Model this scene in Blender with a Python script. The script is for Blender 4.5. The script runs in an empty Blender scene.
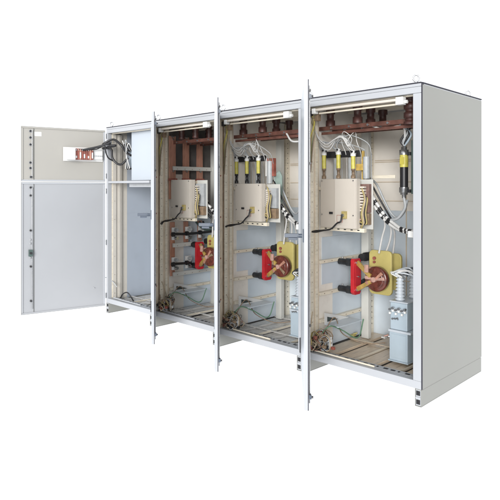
import bpy, math, random
from mathutils import Vector, Matrix

S = bpy.context.scene
COL = S.collection
R = math.radians

# ------------------------------------------------------------------ materials
MATS = {}
def mat(name, col, rough=.5, metal=0., var=.06, scale=6., bump=.0, bscale=60., coat=0., stretch=None, spec=.5, dirt=0., dirtcol=(.12, .09, .06)):
    m = bpy.data.materials.new(name); m.use_nodes = True
    nt = m.node_tree; N = nt.nodes; L = nt.links
    b = N['Principled BSDF']
    b.inputs['Roughness'].default_value = rough
    b.inputs['Metallic'].default_value = metal
    b.inputs['Coat Weight'].default_value = coat
    b.inputs['Specular IOR Level'].default_value = spec
    tc = N.new('ShaderNodeTexCoord'); mp = N.new('ShaderNodeMapping')
    L.new(tc.outputs['Object'], mp.inputs['Vector'])
    if stretch: mp.inputs['Scale'].default_value = stretch
    n = N.new('ShaderNodeTexNoise'); n.inputs['Scale'].default_value = scale; n.inputs['Detail'].default_value = 6
    L.new(mp.outputs[0], n.inputs['Vector'])
    r = N.new('ShaderNodeValToRGB')
    r.color_ramp.elements[0].position = .3; r.color_ramp.elements[1].position = .7
    r.color_ramp.elements[0].color = tuple(c * (1 - var) for c in col) + (1,)
    r.color_ramp.elements[1].color = tuple(min(1, c * (1 + var)) for c in col) + (1,)
    L.new(n.outputs['Fac'], r.inputs['Fac'])
    out = r.outputs['Color']
    if dirt:
        n2 = N.new('ShaderNodeTexNoise'); n2.inputs['Scale'].default_value = scale * 2.3; n2.inputs['Detail'].default_value = 10
        n2.inputs['Roughness'].default_value = .7
        L.new(mp.outputs[0], n2.inputs['Vector'])
        r2 = N.new('ShaderNodeValToRGB'); r2.color_ramp.elements[0].position = .52; r2.color_ramp.elements[1].position = .72
        r2.color_ramp.elements[0].color = (0, 0, 0, 1); r2.color_ramp.elements[1].color = (dirt, dirt, dirt, 1)
        L.new(n2.outputs['Fac'], r2.inputs['Fac'])
        mx = N.new('ShaderNodeMixRGB'); mx.inputs['Color2'].default_value = dirtcol + (1,)
        L.new(r2.outputs['Color'], mx.inputs['Fac']); L.new(out, mx.inputs['Color1']); out = mx.outputs['Color']
    L.new(out, b.inputs['Base Color'])
    rr = N.new('ShaderNodeMapRange'); rr.inputs['To Min'].default_value = max(.02, rough - .08); rr.inputs['To Max'].default_value = min(1, rough + .08)
    L.new(n.outputs['Fac'], rr.inputs['Value']); L.new(rr.outputs[0], b.inputs['Roughness'])
    if bump:
        nb = N.new('ShaderNodeTexNoise'); nb.inputs['Scale'].default_value = bscale; nb.inputs['Detail'].default_value = 3
        L.new(mp.outputs[0], nb.inputs['Vector'])
        bp_ = N.new('ShaderNodeBump'); bp_.inputs['Strength'].default_value = bump; bp_.inputs['Distance'].default_value = .004
        L.new(nb.outputs['Fac'], bp_.inputs['Height']); L.new(bp_.outputs[0], b.inputs['Normal'])
    MATS[name] = m
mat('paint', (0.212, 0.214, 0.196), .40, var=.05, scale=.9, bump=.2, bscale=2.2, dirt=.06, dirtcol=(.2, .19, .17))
mat('paint_edge', (0.36, 0.373, 0.393), .35, var=.03, scale=3)
mat('door_paint', (0.312, 0.301, 0.275), .42, var=.03, scale=1.5, bump=.08, bscale=4)
mat('door_blue', (0.308, 0.316, 0.33), .42, var=.04, scale=1.2, bump=.15, bscale=2.5, dirt=.05, dirtcol=(.25, .24, .22))
mat('door_out', (0.486, 0.527, 0.567), .3, var=.03, scale=2)
mat('zinc_beige', (.58, .49, .375), .4, metal=.05, var=.12, scale=9, bump=.15, bscale=40, dirt=.2)
mat('zinc_rail', (.68, .625, .515), .38, metal=.05, var=.10, scale=12, stretch=(1, 1, 6))
mat('panel_beige', (.76, .72, .66), .5, var=.05, scale=2.4, bump=.1, bscale=6, dirt=.14)
mat('panel_blue', (.57, .635, .695), .32, metal=.05, var=.09, scale=3, bump=.25, bscale=7, dirt=.08, dirtcol=(.3, .3, .3))
mat('tray', (0.632, 0.516, 0.39), .3, metal=.1, var=.15, scale=5, bump=.2, bscale=9, stretch=(9, 1.2, 9), dirt=.35, dirtcol=(.22, .14, .09))
mat('tray_grey', (0.583, 0.574, 0.554), .28, metal=.15, var=.15, scale=5, bump=.2, bscale=9, stretch=(9, 1.2, 9), dirt=.35, dirtcol=(.2, .15, .12))
mat('panel_slate', (.33, .37, .43), .4, var=.05, scale=2, bump=.15, bscale=4, dirt=.06)
mat('panel_pale', (.50, .475, .43), .5, var=.05, scale=2.4, bump=.1, bscale=6, dirt=.12)
mat('seal', (.02, .02, .03), .7)
mat('hole', (.012, .012, .014), .8)
mat('steel', (0.402, 0.408, 0.414), .28, metal=.9, var=.08, scale=20)
mat('white_plastic', (0.632, 0.632, 0.616), .4, var=.03)
mat('pale_blue', (0.405, 0.446, 0.494), .4, var=.03, scale=2)
mat('copper', (0.508, 0.26, 0.189), .36, metal=.4, var=.25, scale=9, stretch=(3, 3, .6), bump=.1, dirt=.3)
mat('busbar', (.13, .056, .042), .38, metal=.25, var=.35, scale=12, dirt=.35)
mat('insulator', (.05, .017, .014), .48, var=.35, scale=18, dirt=.2)
mat('black', (.015, .015, .017), .38, var=.2)
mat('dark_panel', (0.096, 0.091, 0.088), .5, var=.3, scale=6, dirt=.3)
mat('box_beige', (0.502, 0.46, 0.404), .45, var=.025, scale=3, dirt=.05)
mat('box_shade', (0.421, 0.377, 0.324), .45, var=.03, scale=3, dirt=.05)  # box beige darkened, holds the frame post's shadow as colour
mat('red', (0.446, 0.015, 0.024), .35, var=.12, scale=15, coat=.3)
mat('yellow', (.40, .34, .12), .42, var=.12, scale=8, bump=.1, dirt=.1)
mat('yellow_dark', (0.506, 0.347, 0.095), .4, metal=.1, var=.25, scale=20)
mat('fuse_yellow', (0.47, 0.421, 0.081), .4, var=.2, scale=30)
mat('disc', (0.097, 0.024, 0.016), .28, var=.45, scale=24, coat=.5)
mat('pink', (0.502, 0.308, 0.259), .4, metal=.3, var=.2, scale=30)
mat('vt', (0.348, 0.417, 0.47), .38, var=.06, scale=7, bump=.15, bscale=25)
mat('vt_ins', (0.454, 0.494, 0.535), .25, var=.06, coat=.4)
mat('upright', (.50, .50, .47), .45, var=.08, scale=5)
mat('body_brown', (.17, .10, .085), .5, var=.3, scale=25)
mat('wire_white', (0.535, 0.531, 0.518), .45, var=.08, scale=30)
mat('wire_grey', (0.34, 0.356, 0.365), .45, var=.1, scale=30)
mat('wire_tan', (0.405, 0.324, 0.227), .5, var=.15, scale=30)
mat('wire_yellow', (0.446, 0.389, 0.065), .45, var=.15, scale=30)
mat('wire_green', (0.097, 0.194, 0.121), .45, var=.15, scale=30)
mat('wire_red', (.20, .05, .04), .45, var=.15, scale=30)
mat('brown_red', (.25, .075, .055), .4, var=.3, scale=25)
mat('dull_brown', (.20, .14, .09), .5, var=.3, scale=25)
mat('green', (.055, .085, .078), .45, var=.15, scale=20)
mat('green_pale', (.24, .31, .28), .45, var=.2, scale=14)
mat('lever', (.05, .065, .09), .4, var=.15)
mat('wire_ochre', (0.34, 0.275, 0.105), .45, var=.25, scale=30)
mat('lcd', (.05, .06, .055), .15)
mat('sticker', (0.648, 0.648, 0.632), .5, var=.02)

# ------------------------------------------------------------------ mesh builder
ORG = {}
class MB:
    def __init__(s, M=None):
        s.v = []; s.f = []; s.m = []; s.sm = []; s.M = M; s.mats = []
    def mi(s, m):
        if m not in s.mats: s.mats.append(m)
        return s.mats.index(m)
    def add(s, vs, fs, m, smooth=False):
        o = len(s.v)
        for p in vs:
            p = Vector(p)
            s.v.append(s.M @ p if s.M else p)
        k = s.mi(m)
        for q in fs: s.f.append([o + i for i in q]); s.m.append(k); s.sm.append(smooth)
        return s
    def box(s, x0, x1, y0, y1, z0, z1, m):
        x0, x1 = min(x0, x1), max(x0, x1); y0, y1 = min(y0, y1), max(y0, y1); z0, z1 = min(z0, z1), max(z0, z1)
        vs = [(x0, y0, z0), (x1, y0, z0), (x1, y1, z0), (x0, y1, z0), (x0, y0, z1), (x1, y0, z1), (x1, y1, z1), (x0, y1, z1)]
        fs = [(0, 3, 2, 1), (4, 5, 6, 7), (0, 1, 5, 4), (1, 2, 6, 5), (2, 3, 7, 6), (3, 0, 4, 7)]
        return s.add(vs, fs, m)
    def prism(s, pts, axis, a0, a1, m):
        """closed outline pts (2D) extruded along axis from a0 to a1"""
        def mk(p, a):
            return {'x': (a, p[0], p[1]), 'y': (p[0], a, p[1]), 'z': (p[0], p[1], a)}[axis]
        n = len(pts)
        vs = [mk(p, a0) for p in pts] + [mk(p, a1) for p in pts]
        fs = [tuple(range(n))[::-1], tuple(range(n, 2 * n))] + [(i, (i + 1) % n, n + (i + 1) % n, n + i) for i in range(n)]
        return s.add(vs, fs, m)
    def lathe(s, p0, p1, prof, m, seg=20):
        """prof = [(t 0..1 along, radius)]"""
        p0 = Vector(p0); p1 = Vector(p1); ax = (p1 - p0); a = ax.normalized()
        u = a.orthogonal().normalized(); w = a.cross(u)
        vs = []; fs = []
        for t, r in prof:
            for i in range(seg):
                an = 2 * math.pi * i / seg
                vs.append(p0 + ax * t + (u * math.cos(an) + w * math.sin(an)) * r)
        k = len(prof)
        for j in range(k - 1):
            for i in range(seg):
                fs.append((j * seg + i, j * seg + (i + 1) % seg, (j + 1) * seg + (i + 1) % seg, (j + 1) * seg + i))
        s.add(vs, fs, m, True)
        s.add(vs[:seg], [tuple(range(seg))[::-1]], m)
        s.add(vs[-seg:], [tuple(range(seg))], m)
        return s
    def cyl(s, p0, p1, r, m, seg=16, r2=None):
        return s.lathe(p0, p1, [(0, r), (1, r if r2 is None else r2)], m, seg)
    def tube(s, pts, r, m, seg=8, sub=6, closed=False, colfn=None):
        P = [Vector(p) for p in pts]; n = len(P); C = []
        rng = range(n) if closed else range(n - 1)
        for i in rng:
            a = P[(i - 1) % n] if (closed or i > 0) else P[0] * 2 - P[1]
            b = P[i]; c = P[(i + 1) % n]
            d = P[(i + 2) % n] if (closed or i + 2 < n) else P[-1] * 2 - P[-2]
            for k in range(sub):
                t = k / sub
                C.append(.5 * ((2 * b) + (c - a) * t + (2 * a - 5 * b + 4 * c - d) * t * t + (3 * b - a - 3 * c + d) * t ** 3))
        if not closed: C.append(P[-1])
        m_ = len(C); vs = []; prev = None
        for i, c in enumerate(C):
            if closed: T = (C[(i + 1) % m_] - C[(i - 1) % m_])
            else: T = C[min(i + 1, m_ - 1)] - C[max(i - 1, 0)]
            T = T.normalized() if T.length > 1e-9 else Vector((0, 0, 1))
            u = T.orthogonal() if prev is None else (prev - T * prev.dot(T))
            u = u.normalized() if u.length > 1e-6 else T.orthogonal().normalized()
            prev = u; w = T.cross(u)
            for k in range(seg):
                an = 2 * math.pi * k / seg
                vs.append(c + (u * math.cos(an) + w * math.sin(an)) * r)
        segs = m_ if closed else m_ - 1
        for i in range(segs):
            j = (i + 1) % m_
            fs = [(i * seg + k, i * seg + (k + 1) % seg, j * seg + (k + 1) % seg, j * seg + k) for k in range(seg)]
            mm = colfn(i) if colfn else m
            used = [i * seg + k for k in range(seg)] + [j * seg + k for k in range(seg)]
            if colfn:
                loc = {q: n_ for n_, q in enumerate(used)}
                s.add([vs[q] for q in used], [tuple(loc[q] for q in f) for f in fs], mm, True)
        if not colfn:
            fs = []
            for i in range(segs):
                j = (i + 1) % m_
                fs += [(i * seg + k, i * seg + (k + 1) % seg, j * seg + (k + 1) % seg, j * seg + k) for k in range(seg)]
            s.add(vs, fs, m, True)
            if not closed:
                s.add(vs[:seg], [tuple(range(seg))[::-1]], m); s.add(vs[-seg:], [tuple(range(seg))], m)
        return s
    def build(s, name, parent=None, bevel=0, label=None):
        org = ORG[parent.name] if parent else None
        if org is None:
            lo = Vector((min(p[i] for p in s.v) for i in range(3))); hi = Vector((max(p[i] for p in s.v) for i in range(3)))
            org = Vector(((lo.x + hi.x) / 2, (lo.y + hi.y) / 2, lo.z))
        me = bpy.data.meshes.new(name)
        me.from_pydata([p - org for p in s.v], [], s.f); 
        for k in s.mats: me.materials.append(MATS[k])
        me.polygons.foreach_set('material_index', s.m); me.polygons.foreach_set('use_smooth', s.sm)
        me.update()
        o = bpy.data.objects.new(name, me); COL.objects.link(o)
        if parent: o.parent = parent
        else: o.location = org
        ORG[o.name] = org
        if bevel:
            b = o.modifiers.new('edge', 'BEVEL'); b.width = bevel; b.segments = 2; b.limit_method = 'ANGLE'; b.angle_limit = R(50)
        if label: o['label'] = label
        return o
def thing(name, loc, label, cat, group=None):
    o = bpy.data.objects.new(name, None); COL.objects.link(o); o.location = loc; o.empty_display_size = .05
    ORG[o.name] = Vector(loc); o['label'] = label; o['category'] = cat
    if group: o['group'] = group
    return o
def tag(o, label, cat, group=None):
    o['label'] = label; o['category'] = cat
    if group: o['group'] = group
    return o

# ------------------------------------------------------------------ layout (metres)
XS = [0.0, .89, 1.86, 2.84, 3.832]      # bay boundaries
D = .975; ZB = .115; ZT = 2.095
BAY = {1: 'narrow far left bay', 2: 'second bay from left', 3: 'third bay from left', 4: 'rightmost bay'}

def holes(mb, x, y0, y1, z0, z1, step, face, s=.006, m='hole'):
    """row of small punched holes drawn as shallow dark plugs, on an x-facing or y-facing side"""
    z = z0
    while z < z1:
        yc = (y0 + y1) / 2
        if face == 'x': mb.box(x, x + .0012, yc - s, yc + s, z - s, z + s, m)
        else: mb.box(y0, y1, x - .0012, x, z - s, z + s, m)
        z += step

def cabinet(k):
    x0, x1 = XS[k - 1], XS[k]
    lab = {1: 'narrow pale grey switchgear bay at far left, nearly empty, with door folded out left',
           2: 'second switchgear bay from left, open, with vertical copper bars behind beige box',
           3: 'third switchgear bay from left, open, just left of the tallest edge-on door',
           4: 'rightmost switchgear bay, open, with plain grey side wall and large black and yellow fuse'}[k]
    c = thing('switchgear_cabinet', (x0, 0, 0), lab, 'electrical cabinet', 'switchgear cabinets bolted in a row')
    g = .0015
    a, b = x0 + g, x1 - g
    # roof
    m = MB(); m.box(a, b, 0, D, ZT - .02, ZT, 'paint_edge'); m.box(a + .1, b - .1, .12, D - .12, ZT - .026, ZT - .021, 'panel_beige')
    m.build('roof', c, .003)
    m = MB(); m.box(a, b, -.004, .012, ZT + .0005, ZT + .0075, 'seal')
    if k == 4: m.box(b - .012, b + .004, .0125, D, ZT + .0005, ZT + .0075, 'seal')
    m.build('roof_seal', c)
    # front rails
    m = MB(); m.box(a, b, 0, .045, ZT - .062, ZT - .021, 'paint_edge'); m.box(a + .04, b - .06, .046, .075, ZT - .07, ZT - .03, 'zinc_rail')
    m.build('top_rail', c, .003)
    m = MB(); m.box(a, b, 0, .045, ZB, ZB + .05, 'paint_edge')
    m.box(a + .05, b - .062, .052, .105, ZB + .012, ZB + .05, 'paint_edge')
    nx = int((b - a - .2) / .055)
    for i in range(nx):
        xx = a + .12 + i * .055
        m.box(xx, xx + (.034 if i % 3 else .014), .066, .088, ZB + .0502, ZB + .0512, 'hole')
    m.tube([(a + .10, .035, ZB + .062), (a + .35, .034, ZB + .06), (a + .62, .036, ZB + .058)], .007, 'zinc_rail' if k > 2 else 'paint_edge', 8)
    m.build('bottom_sill', c, .003)
    # left frame : stacked profiles running back into the bay
    pale = k == 1
    pm = 'paint_edge' if pale else 'zinc_beige'
    m = MB()
    m.box(a, a + .03, 0, .05, ZB + .05, ZT - .063, pm)
    m.box(a + .004, a + .034, .052, .064, ZB + .05, ZT - .07, 'dull_brown' if not pale else 'zinc_rail')
    m.box(a, a + .037, .066, .105, ZB + .04, ZT - .07, 'zinc_rail' if k > 1 else 'panel_pale')
    m.box(a + .004, a + .026, .107, .135, ZB + .04, ZT - .07, 'zinc_beige' if k > 1 else 'panel_pale')
    m.box(a, a + .034, .137, .165, ZB + .04, ZT - .07, 'zinc_rail' if k > 1 else 'panel_pale')
    m.box(a + .004, a + .024, .167, .19, ZB + .04, ZT - .07, 'zinc_beige' if k > 1 else 'panel_pale')
    holes(m, a + .0372, .075, .095, ZB + .1, ZT - .15, .078 if k > 1 else .21, 'x', .0034, 'dull_brown')
    if not pale: holes(m, a + .0302, .02, .03, ZB + .3, ZT - .3, .37, 'x', .006, 'brown_red')
    if not pale: holes(m, a + .0342, .145, .155, ZB + .12, ZT - .15, .173, 'x', .0032, 'dull_brown')
    m.build('left_frame', c, .002)
    m = MB()
    pw = .058 if k == 4 else .030
    m.box(b - pw, b, 0, .05, ZB + .05, ZT - .063, 'paint_edge')
    m.box(b - pw + .008, b - .012, .052, .09, ZB + .05, ZT - .07, 'zinc_rail')
    m.build('right_post', c, .003)
    # side wall on the left of the bay
    m = MB()
    ys = .27 if k == 1 else .40
    m.box(a, a + .003, .19, ys, ZB + .02, ZT - .03, 'panel_beige' if k > 1 else 'panel_pale')
    m.box(a, a + .003, ys + .0005, D - .003, 1.12, ZT - .03, 'panel_beige' if k > 2 else ('panel_slate' if k == 1 else 'dark_panel'))  # second bay: dark colour stands in for the shade of the busbar chamber
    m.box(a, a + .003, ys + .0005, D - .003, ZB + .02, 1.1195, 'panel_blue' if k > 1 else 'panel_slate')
    if k == 2: m.box(a + .0032, a + .006, .20, .399, 1.56, ZT - .04, 'dark_panel')  # dark sheet added where the busbar chamber is a shaded void
    if k > 2: m.box(a + .0035, a + .008, .25, .70, .64, 1.02, 'panel_blue')
    m.build('left_panel', c)
    # back corner posts and back wall
    m = MB()
    m.box(a, b, D - .012, D, ZB + .01, 1.22, 'panel_blue'); m.box(a, b, D - .012, D, 1.2205, ZT - .021, 'panel_beige')
    for z in (.62, 1.30, 1.465, 1.64, 1.655):
        m.box(a + .06, b - .05, D - .0195, D - .0125, z, z + .006, 'zinc_beige')
    for fx in (.36, .62): m.box(a + fx, a + fx + .008, D - .019, D - .0125, ZB + .03, ZT - .05, 'zinc_beige')
    m.build('back_panel', c)
    m = MB(); m.box(a + .004, a + .045, D - .075, D - .013, ZB + .01, ZT - .03, 'zinc_rail'); m.box(b - .045, b - .004, D - .075, D - .013, ZB + .01, ZT - .03, 'zinc_rail')
    holes(m, a + .0452, D - .05, D - .04, ZB + .1, ZT - .15, .05, 'x', .004)
    m.build('back_post', c, .002)
    # rails along the left wall
    if k > 1:
        zs = {2: (.345, .50, .80, 1.12, 1.60), 3: (.345, .56, .815, 1.40), 4: (.345, .56, .815, 1.40)}[k]
        for z in zs:
            m = MB(); xo = .072 if (k == 2 and z > .4) else 0; m.box(a + .004 + xo, a + .036 + xo - xo * .2, .195, D - .08, z, z + (.04 if xo else .026), 'upright' if xo else 'zinc_rail')
            for j in range(6): m.box(a + .0362 + xo * .8, a + .0372 + xo * .8, .24 + j * .1, .252 + j * .1, z + .010, z + .016, 'dull_brown')
            m.build('side_rail', c, .002)
    m = MB()
    if k > 1:
        m.box(a + .037, a + .44, .19, .222, 1.085, 1.115, 'zinc_rail')
        for j in range(6): m.box(a + .08 + j * .06, a + .10 + j * .06, .1888, .1899, 1.096, 1.104, 'hole')
        m.build('shelf_rail', c, .002)
        m = MB(); z = ZT - .085
        for y in (.22, .4, .58): m.box(a + .04, b - .06, y - .02, y + .02, z + .03, z + .06, 'zinc_rail')
        m.build('roof_beam', c, .002)
    # floor trays running front to back
    m = MB(); tm = 'tray' if k == 4 else 'tray_grey'
    n = 5; w = (b - a - .06) / n
    rnd = random.Random(k)
    for i in range(n):
        xx = a + .03 + i * w; z = ZB + .006 + rnd.uniform(0, .014)
        m.box(xx, xx + w - .02, .09, D - .02, z, z + .006, tm)
        m.box(xx + w - .024, xx + w - .0205, .09, D - .02, z + .0065, z + .022, 'zinc_rail' if i % 2 else tm)
    m.box(a + .004, b - .004, .05, D - .013, ZB + .0005, ZB + .004, 'dark_panel')
    for y in ((.60,) if k == 4 else (.30, .74)): m.box(a + .03, b - .03, y, y + .03, ZB + .0285, ZB + .034, 'tray_grey' if k != 4 else 'zinc_beige')
    m.build('floor_tray', c, .001)
    # plinth: one channel under each side, open at the front
    for s in (0, 1):
        xa = a if s == 0 else b - .045
        m = MB()
        m.box(xa, xa + .045, 0, D - .02, ZB - .005, ZB - .0005, 'paint'); m.box(xa, xa + .045, 0, D, 0, .005, 'paint')
        m.box(xa, xa + .004, 0, D, .0055, ZB - .0055, 'paint'); m.box(xa + .041, xa + .045, 0, D, .0055, ZB - .0055, 'paint')
        m.box(xa + .0045, xa + .0405, .004, .008, .0055, ZB - .0055, 'paint_edge')
        m.box(xa + .0045, xa + .0405, -.001, .0035, .05, .062, 'paint_edge')
        pr = m.build('plinth', c, .0015)
        for z in (.0145, .072):
            m = MB(); m.box(xa + .009, xa + .036, .0005, .0037, z, z + .03, 'hole'); m.build('bolt_hole', pr, .004)
    if k == 4:
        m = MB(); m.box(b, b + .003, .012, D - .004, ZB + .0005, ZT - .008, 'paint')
        m.box(b + .0005, b + .0045, -.001, .011, ZB, ZT, 'seal'); m.box(b + .0005, b + .004, .013, .03, ZT - .0005 - .007, ZT - .0005, 'seal')
        m.build('side_wall', c)
    if k == 1:
        m = MB(); m.box(a + .036, b - .06, 0, .03, 1.468, 1.492, 'paint_edge'); m.box(a + .03, b - .06, .031, D - .1, 1.476, 1.482, 'panel_beige')
        m.build('shelf', c, .002)
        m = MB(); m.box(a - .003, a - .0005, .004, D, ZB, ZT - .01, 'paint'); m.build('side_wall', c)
    # lifting eyes
    for ex, ey in [(x0 + .055, .035)] + ([(x1 - .055, .035), (x1 - .055, D - .12)] if k == 4 else []):
        m = MB(); m.cyl((ex, ey, ZT), (ex, ey, ZT + .012), .016, 'steel', 14)
        m.cyl((ex, ey, ZT + .012), (ex, ey, ZT + .024), .009, 'steel', 10)
        pts = [(ex + .021 * math.cos(t * math.pi / 6) * .75, ey + .021 * math.cos(t * math.pi / 6) * .45, ZT + .042 + .022 * math.sin(t * math.pi / 6)) for t in range(12)]
        m.tube(pts, .0055, 'steel', 8, 3, closed=True)
        m.build('lifting_eye', c)
    return c

def door_frame(hx, hy, ang):
    a = R(ang); u = Vector((math.cos(a), math.sin(a), 0)); n = Vector((-math.sin(a), math.cos(a), 0))
    M = Matrix.Identity(4)
    for i in range(3): M[i][0] = u[i]; M[i][1] = n[i]; M[i][2] = (0, 0, 1)[i]; M[i][3] = (hx, hy, 0)[i]
    return M

def edge_door(c, k, hx, ang, z0, z1, zh):
    """tall door of bays 2-4, swung open about 45 degrees"""
    M = door_frame(hx, -.012, ang); L = .945; T = .028
    m = MB(M)
    m.box(0, L, 0, .0025, z0, z1, 'door_out')
    m.box(L - .0025, L, .003, T, z0, z1, 'paint_edge'); m.box(0, .0025, .003, T, z0, z1, 'paint_edge')
    m.box(.003, L - .003, .003, T, z1 - .0025, z1, 'paint_edge'); m.box(.003, L - .003, .003, T, z0, z0 + .0025, 'paint_edge')
    m.box(L - .03, L - .0027, T - .0025, T, z0 + .003, z1 - .003, 'paint_edge')
    m.box(.003, .03, T - .0025, T, z0 + .003, z1 - .003, 'paint_edge')
    m.box(L + .0005, L + .0022, T - .006, T - .001, z0, z1, 'seal')
    m.box(.031, L - .031, .01, .0125, z0 + .004, z1 - .004, 'door_blue')
    d = m.build('door', c, label='door of the %s, swung open and seen edge on' % BAY[k])
    m = MB(M)
    for s in (.06, L - .075): 
        m.box(s, s + .022, T + .0005, T + .008, z0 + .06, z1 - .06, 'zinc_rail')
    for z in (z0 + .06, (z0 + z1) / 2, z1 - .08): m.box(.083, L - .076, T + .0005, T + .008, z, z + .022, 'zinc_rail')
    m.build('door_stiffener', d, .001)
    m = MB(M); m.cyl((L - .04, T + .006, z0 + .03), (L - .04, T + .006, z1 - .03), .004, 'steel', 8)
    for z in (z0 + .08, z0 + .5, z1 - .5, z1 - .06):
        m.cyl((L - .052, T + .008, z), (L - .022, T + .008, z), .007, 'black', 10)
    m.build('lock_rod', d)
    for z in (z0 + .08, z1 - .1):
        m = MB(M); m.box(L - .012, L + .002, T + .0005, T + .016, z - .012, z + .012, 'lever'); m.cyl((L - .004, T + .016, z), (L - .004, T + .026, z), .007, 'black', 10)
        m.build('latch_roller', d)
    for z in (z0 + .18, (z0 + z1) / 2, z1 - .18):
        m = MB(M); m.cyl((-.008, .008, z - .03), (-.008, .008, z + .03), .007, 'steel', 12); m.build('hinge', d)
    # swing handle on the outer face, lever pulled out
    m = MB(M); s = L - .075
    m.box(s - .017, s + .017, -.006, -.0003, zh - .04, zh + .04, 'lever')
    m.cyl((s, -.0105, zh), (s, -.04, zh), .013, 'lever', 12)
    m.prism([(s - .012, -.03), (s + .012, -.03), (s + .009, -.118), (s - .009, -.118)], 'z', zh - .010, zh + .014, 'lever')
    m.box(s - .004, s + .010, -.095, -.04, zh - .026, zh - .011, 'lever')
    m.build('handle', d, .002)
    return d

CAB = {k: cabinet(k) for k in (1, 2, 3, 4)}
edge_door(CAB[4], 4, 2.843, 310.4, .088, 2.066, 1.125)
edge_door(CAB[3], 3, 1.863, 317.7, .088, 2.072, 1.145)
edge_door(CAB[2], 2, .893, 324.5, .088, 2.066, 1.185)

# ---- far left bay: two doors folded out to the left
M = door_frame(.0, -.02, 256); L = .888; T = .02; ZS = 1.481
def left_door(z0, z1, name, lab, m_):
    m = MB(M)
    m.box(0, L, 0, .0025, z0, z1, 'door_out')
    m.box(L - .0025, L, .003, T - .0005, z0, z1, 'paint'); m.box(0, .0025, .003, T - .0005, z0, z1, 'paint_edge')
    m.box(.003, L - .003, .003, T - .0005, z1 - .0025, z1, 'paint'); m.box(.003, L - .003, .003, T - .0005, z0, z0 + .0025, 'paint')
    m.box(.003, L - .13, .010, .0125, z0 + .004, z1 - .004, m_)
    m.box(L - .124, L - .003, .010, .0125, z0 + .004, z1 - .004, m_)
    m.box(L - .128, L - .1255, .010, T - .0005, z0 + .02, z1 - .02, 'paint')
    for q in ((.003, .02), (L - .02, L - .003)): m.box(q[0], q[1], .0127, T, z0 + .02, z1 - .02, m_ if q[0] > .1 else 'paint_edge')
    m.box(.003, L - .003, .0127, T, z1 - .018, z1 - .003, 'paint_edge' if z1 < 1.6 else m_); m.box(.003, L - .003, .0127, T, z0 + .003, z0 + .018, 'paint_edge' if z0 > 1 else m_)
    d = m.build(name, CAB[1], .001, label=lab)
    return d
UD = left_door(ZS + .004, 2.064, 'upper_door', 'small upper door folded out left, red-brown terminals on its inner side', 'door_paint')
LD = left_door(.085, ZS - .004, 'lower_door', 'tall plain lower door folded out to the left', 'door_blue')
def studs(d, ys, big=()):
    for y in ys:
        s, z = y
        m = MB(M); r = .017 if y in big else .011
        m.cyl((s, .0128, z), (s, .03, z), r, 'black', 12); m.cyl((s, .0128, z), (s, .018, z), r + .006, 'steel', 12)
        m.build('latch', d)
studs(UD, [(0.795, 2.015), (0.795, 1.947), (0.795, 1.873), (0.795, 1.683), (0.795, 1.625), (0.790, 1.531)])
studs(LD, [(0.793, 1.420), (0.793, 1.336), (0.793, 0.967), (0.792, 0.587), (0.790, 0.224)])
m = MB(M); s_, z_ = 0.795, 0.730
m.box(s_ - .02, s_ + .02, .0128, .04, z_ - .035, z_ + .035, 'green'); m.cyl((s_, .04, z_), (s_, .055, z_), .012, 'black', 12)
for dz in (.09, .13, -.06): m.box(s_ - .006, s_ + .006, .0128, .02, z_ + dz, z_ + dz + .02, 'steel')
m.build('lock', LD, .002)
m = MB(M); s_ = (0.780, 1.288)[0]
m.cyl((s_, .026, .14), (s_, .026, 1.42), .004, 'steel', 8); m.build('lock_rod', LD)
m = MB(M); m.cyl((s_, .026, 1.52), (s_, .026, 2.03), .004, 'steel', 8); m.build('lock_rod', UD)
for z in (.2, .8, 1.38, 1.55, 2.0):
    m = MB(M); m.cyl((-.006, .016, z - .03), (-.006, .016, z + .03), .008, 'steel', 12); m.build('hinge', UD if z > 1.48 else LD)
m = MB(M); s_, z_ = 0.720, 1.988
m.box(s_ - .035, s_ + .035, .0127, .0135, z_ - .022, z_ + .022, 'white_plastic'); m.build('rating_sticker', UD)

# terminal unit on the upper door
s0, z1_ = 0.432, 1.850
s1, z0_ = 0.150, 1.721
sm = (0.346, 1.831)[0]
t = thing('terminal_unit', M @ Vector((s0, .02, z0_)), 'white and red-brown terminal unit on the inside of the upper left door', 'terminal block')
m = MB(M); m.box(s0 + .03, s1 - .12, .0205, .026, z0_ - .012, z1_ + .01, 'white_plastic'); m.build('base', t, .001)
m = MB(M); m.box(s0, sm + .003, .0265, .10, z0_, z1_, 'white_plastic'); m.box(s0 - .02, s0 - .001, .03, .06, z0_ + .03, z1_ - .03, 'white_plastic'); m.build('power_supply', t, .003)
nT = 9
for i in range(nT):
    a_ = sm - (i + .1) * (sm - s1) / nT; b_ = sm - (i + .9) * (sm - s1) / nT
    m = MB(M); m.box(b_, a_, .0265, .075, z0_ + .005, z1_ - .004, 'brown_red' if i not in (2, 7) else 'copper')
    if i % 2 == 0: m.box(b_ + .002, a_ - .002, .0755, .08, z0_ + .02, z0_ + .045 + .02 * (i % 3), 'white_plastic')
    m.box(b_ + .003, a_ - .003, .0755, .082, z1_ - .028, z1_ - .012, 'pink' if i % 3 else 'steel')
    m.build('terminal', t, .001)
m = MB(M); m.box(s1 - .11, s1 - .012, .0205, .05, z0_ + .01, z1_ - .02, 'white_plastic')
for i in range(5): m.cyl((s1 - .02 - i * .02, .05, z0_ + .05), (s1 - .02 - i * .02, .058, z0_ + .05), .006, 'steel', 8)
m.build('connector', t, .002)
tag(MB(M).tube([(s0 - .12, .07, z1_ - .01), (s1 - .01, .09, z1_ - .01), (s1 - .08, .10, z1_ + .02)], .006, 'black').build('cable'), 'black cable along the top of the red-brown terminals on the upper left door', 'cable')
# black cables looping from the door into the bay
A0 = M @ Vector((s1 - .02, .10, z1_ + .0))

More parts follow.
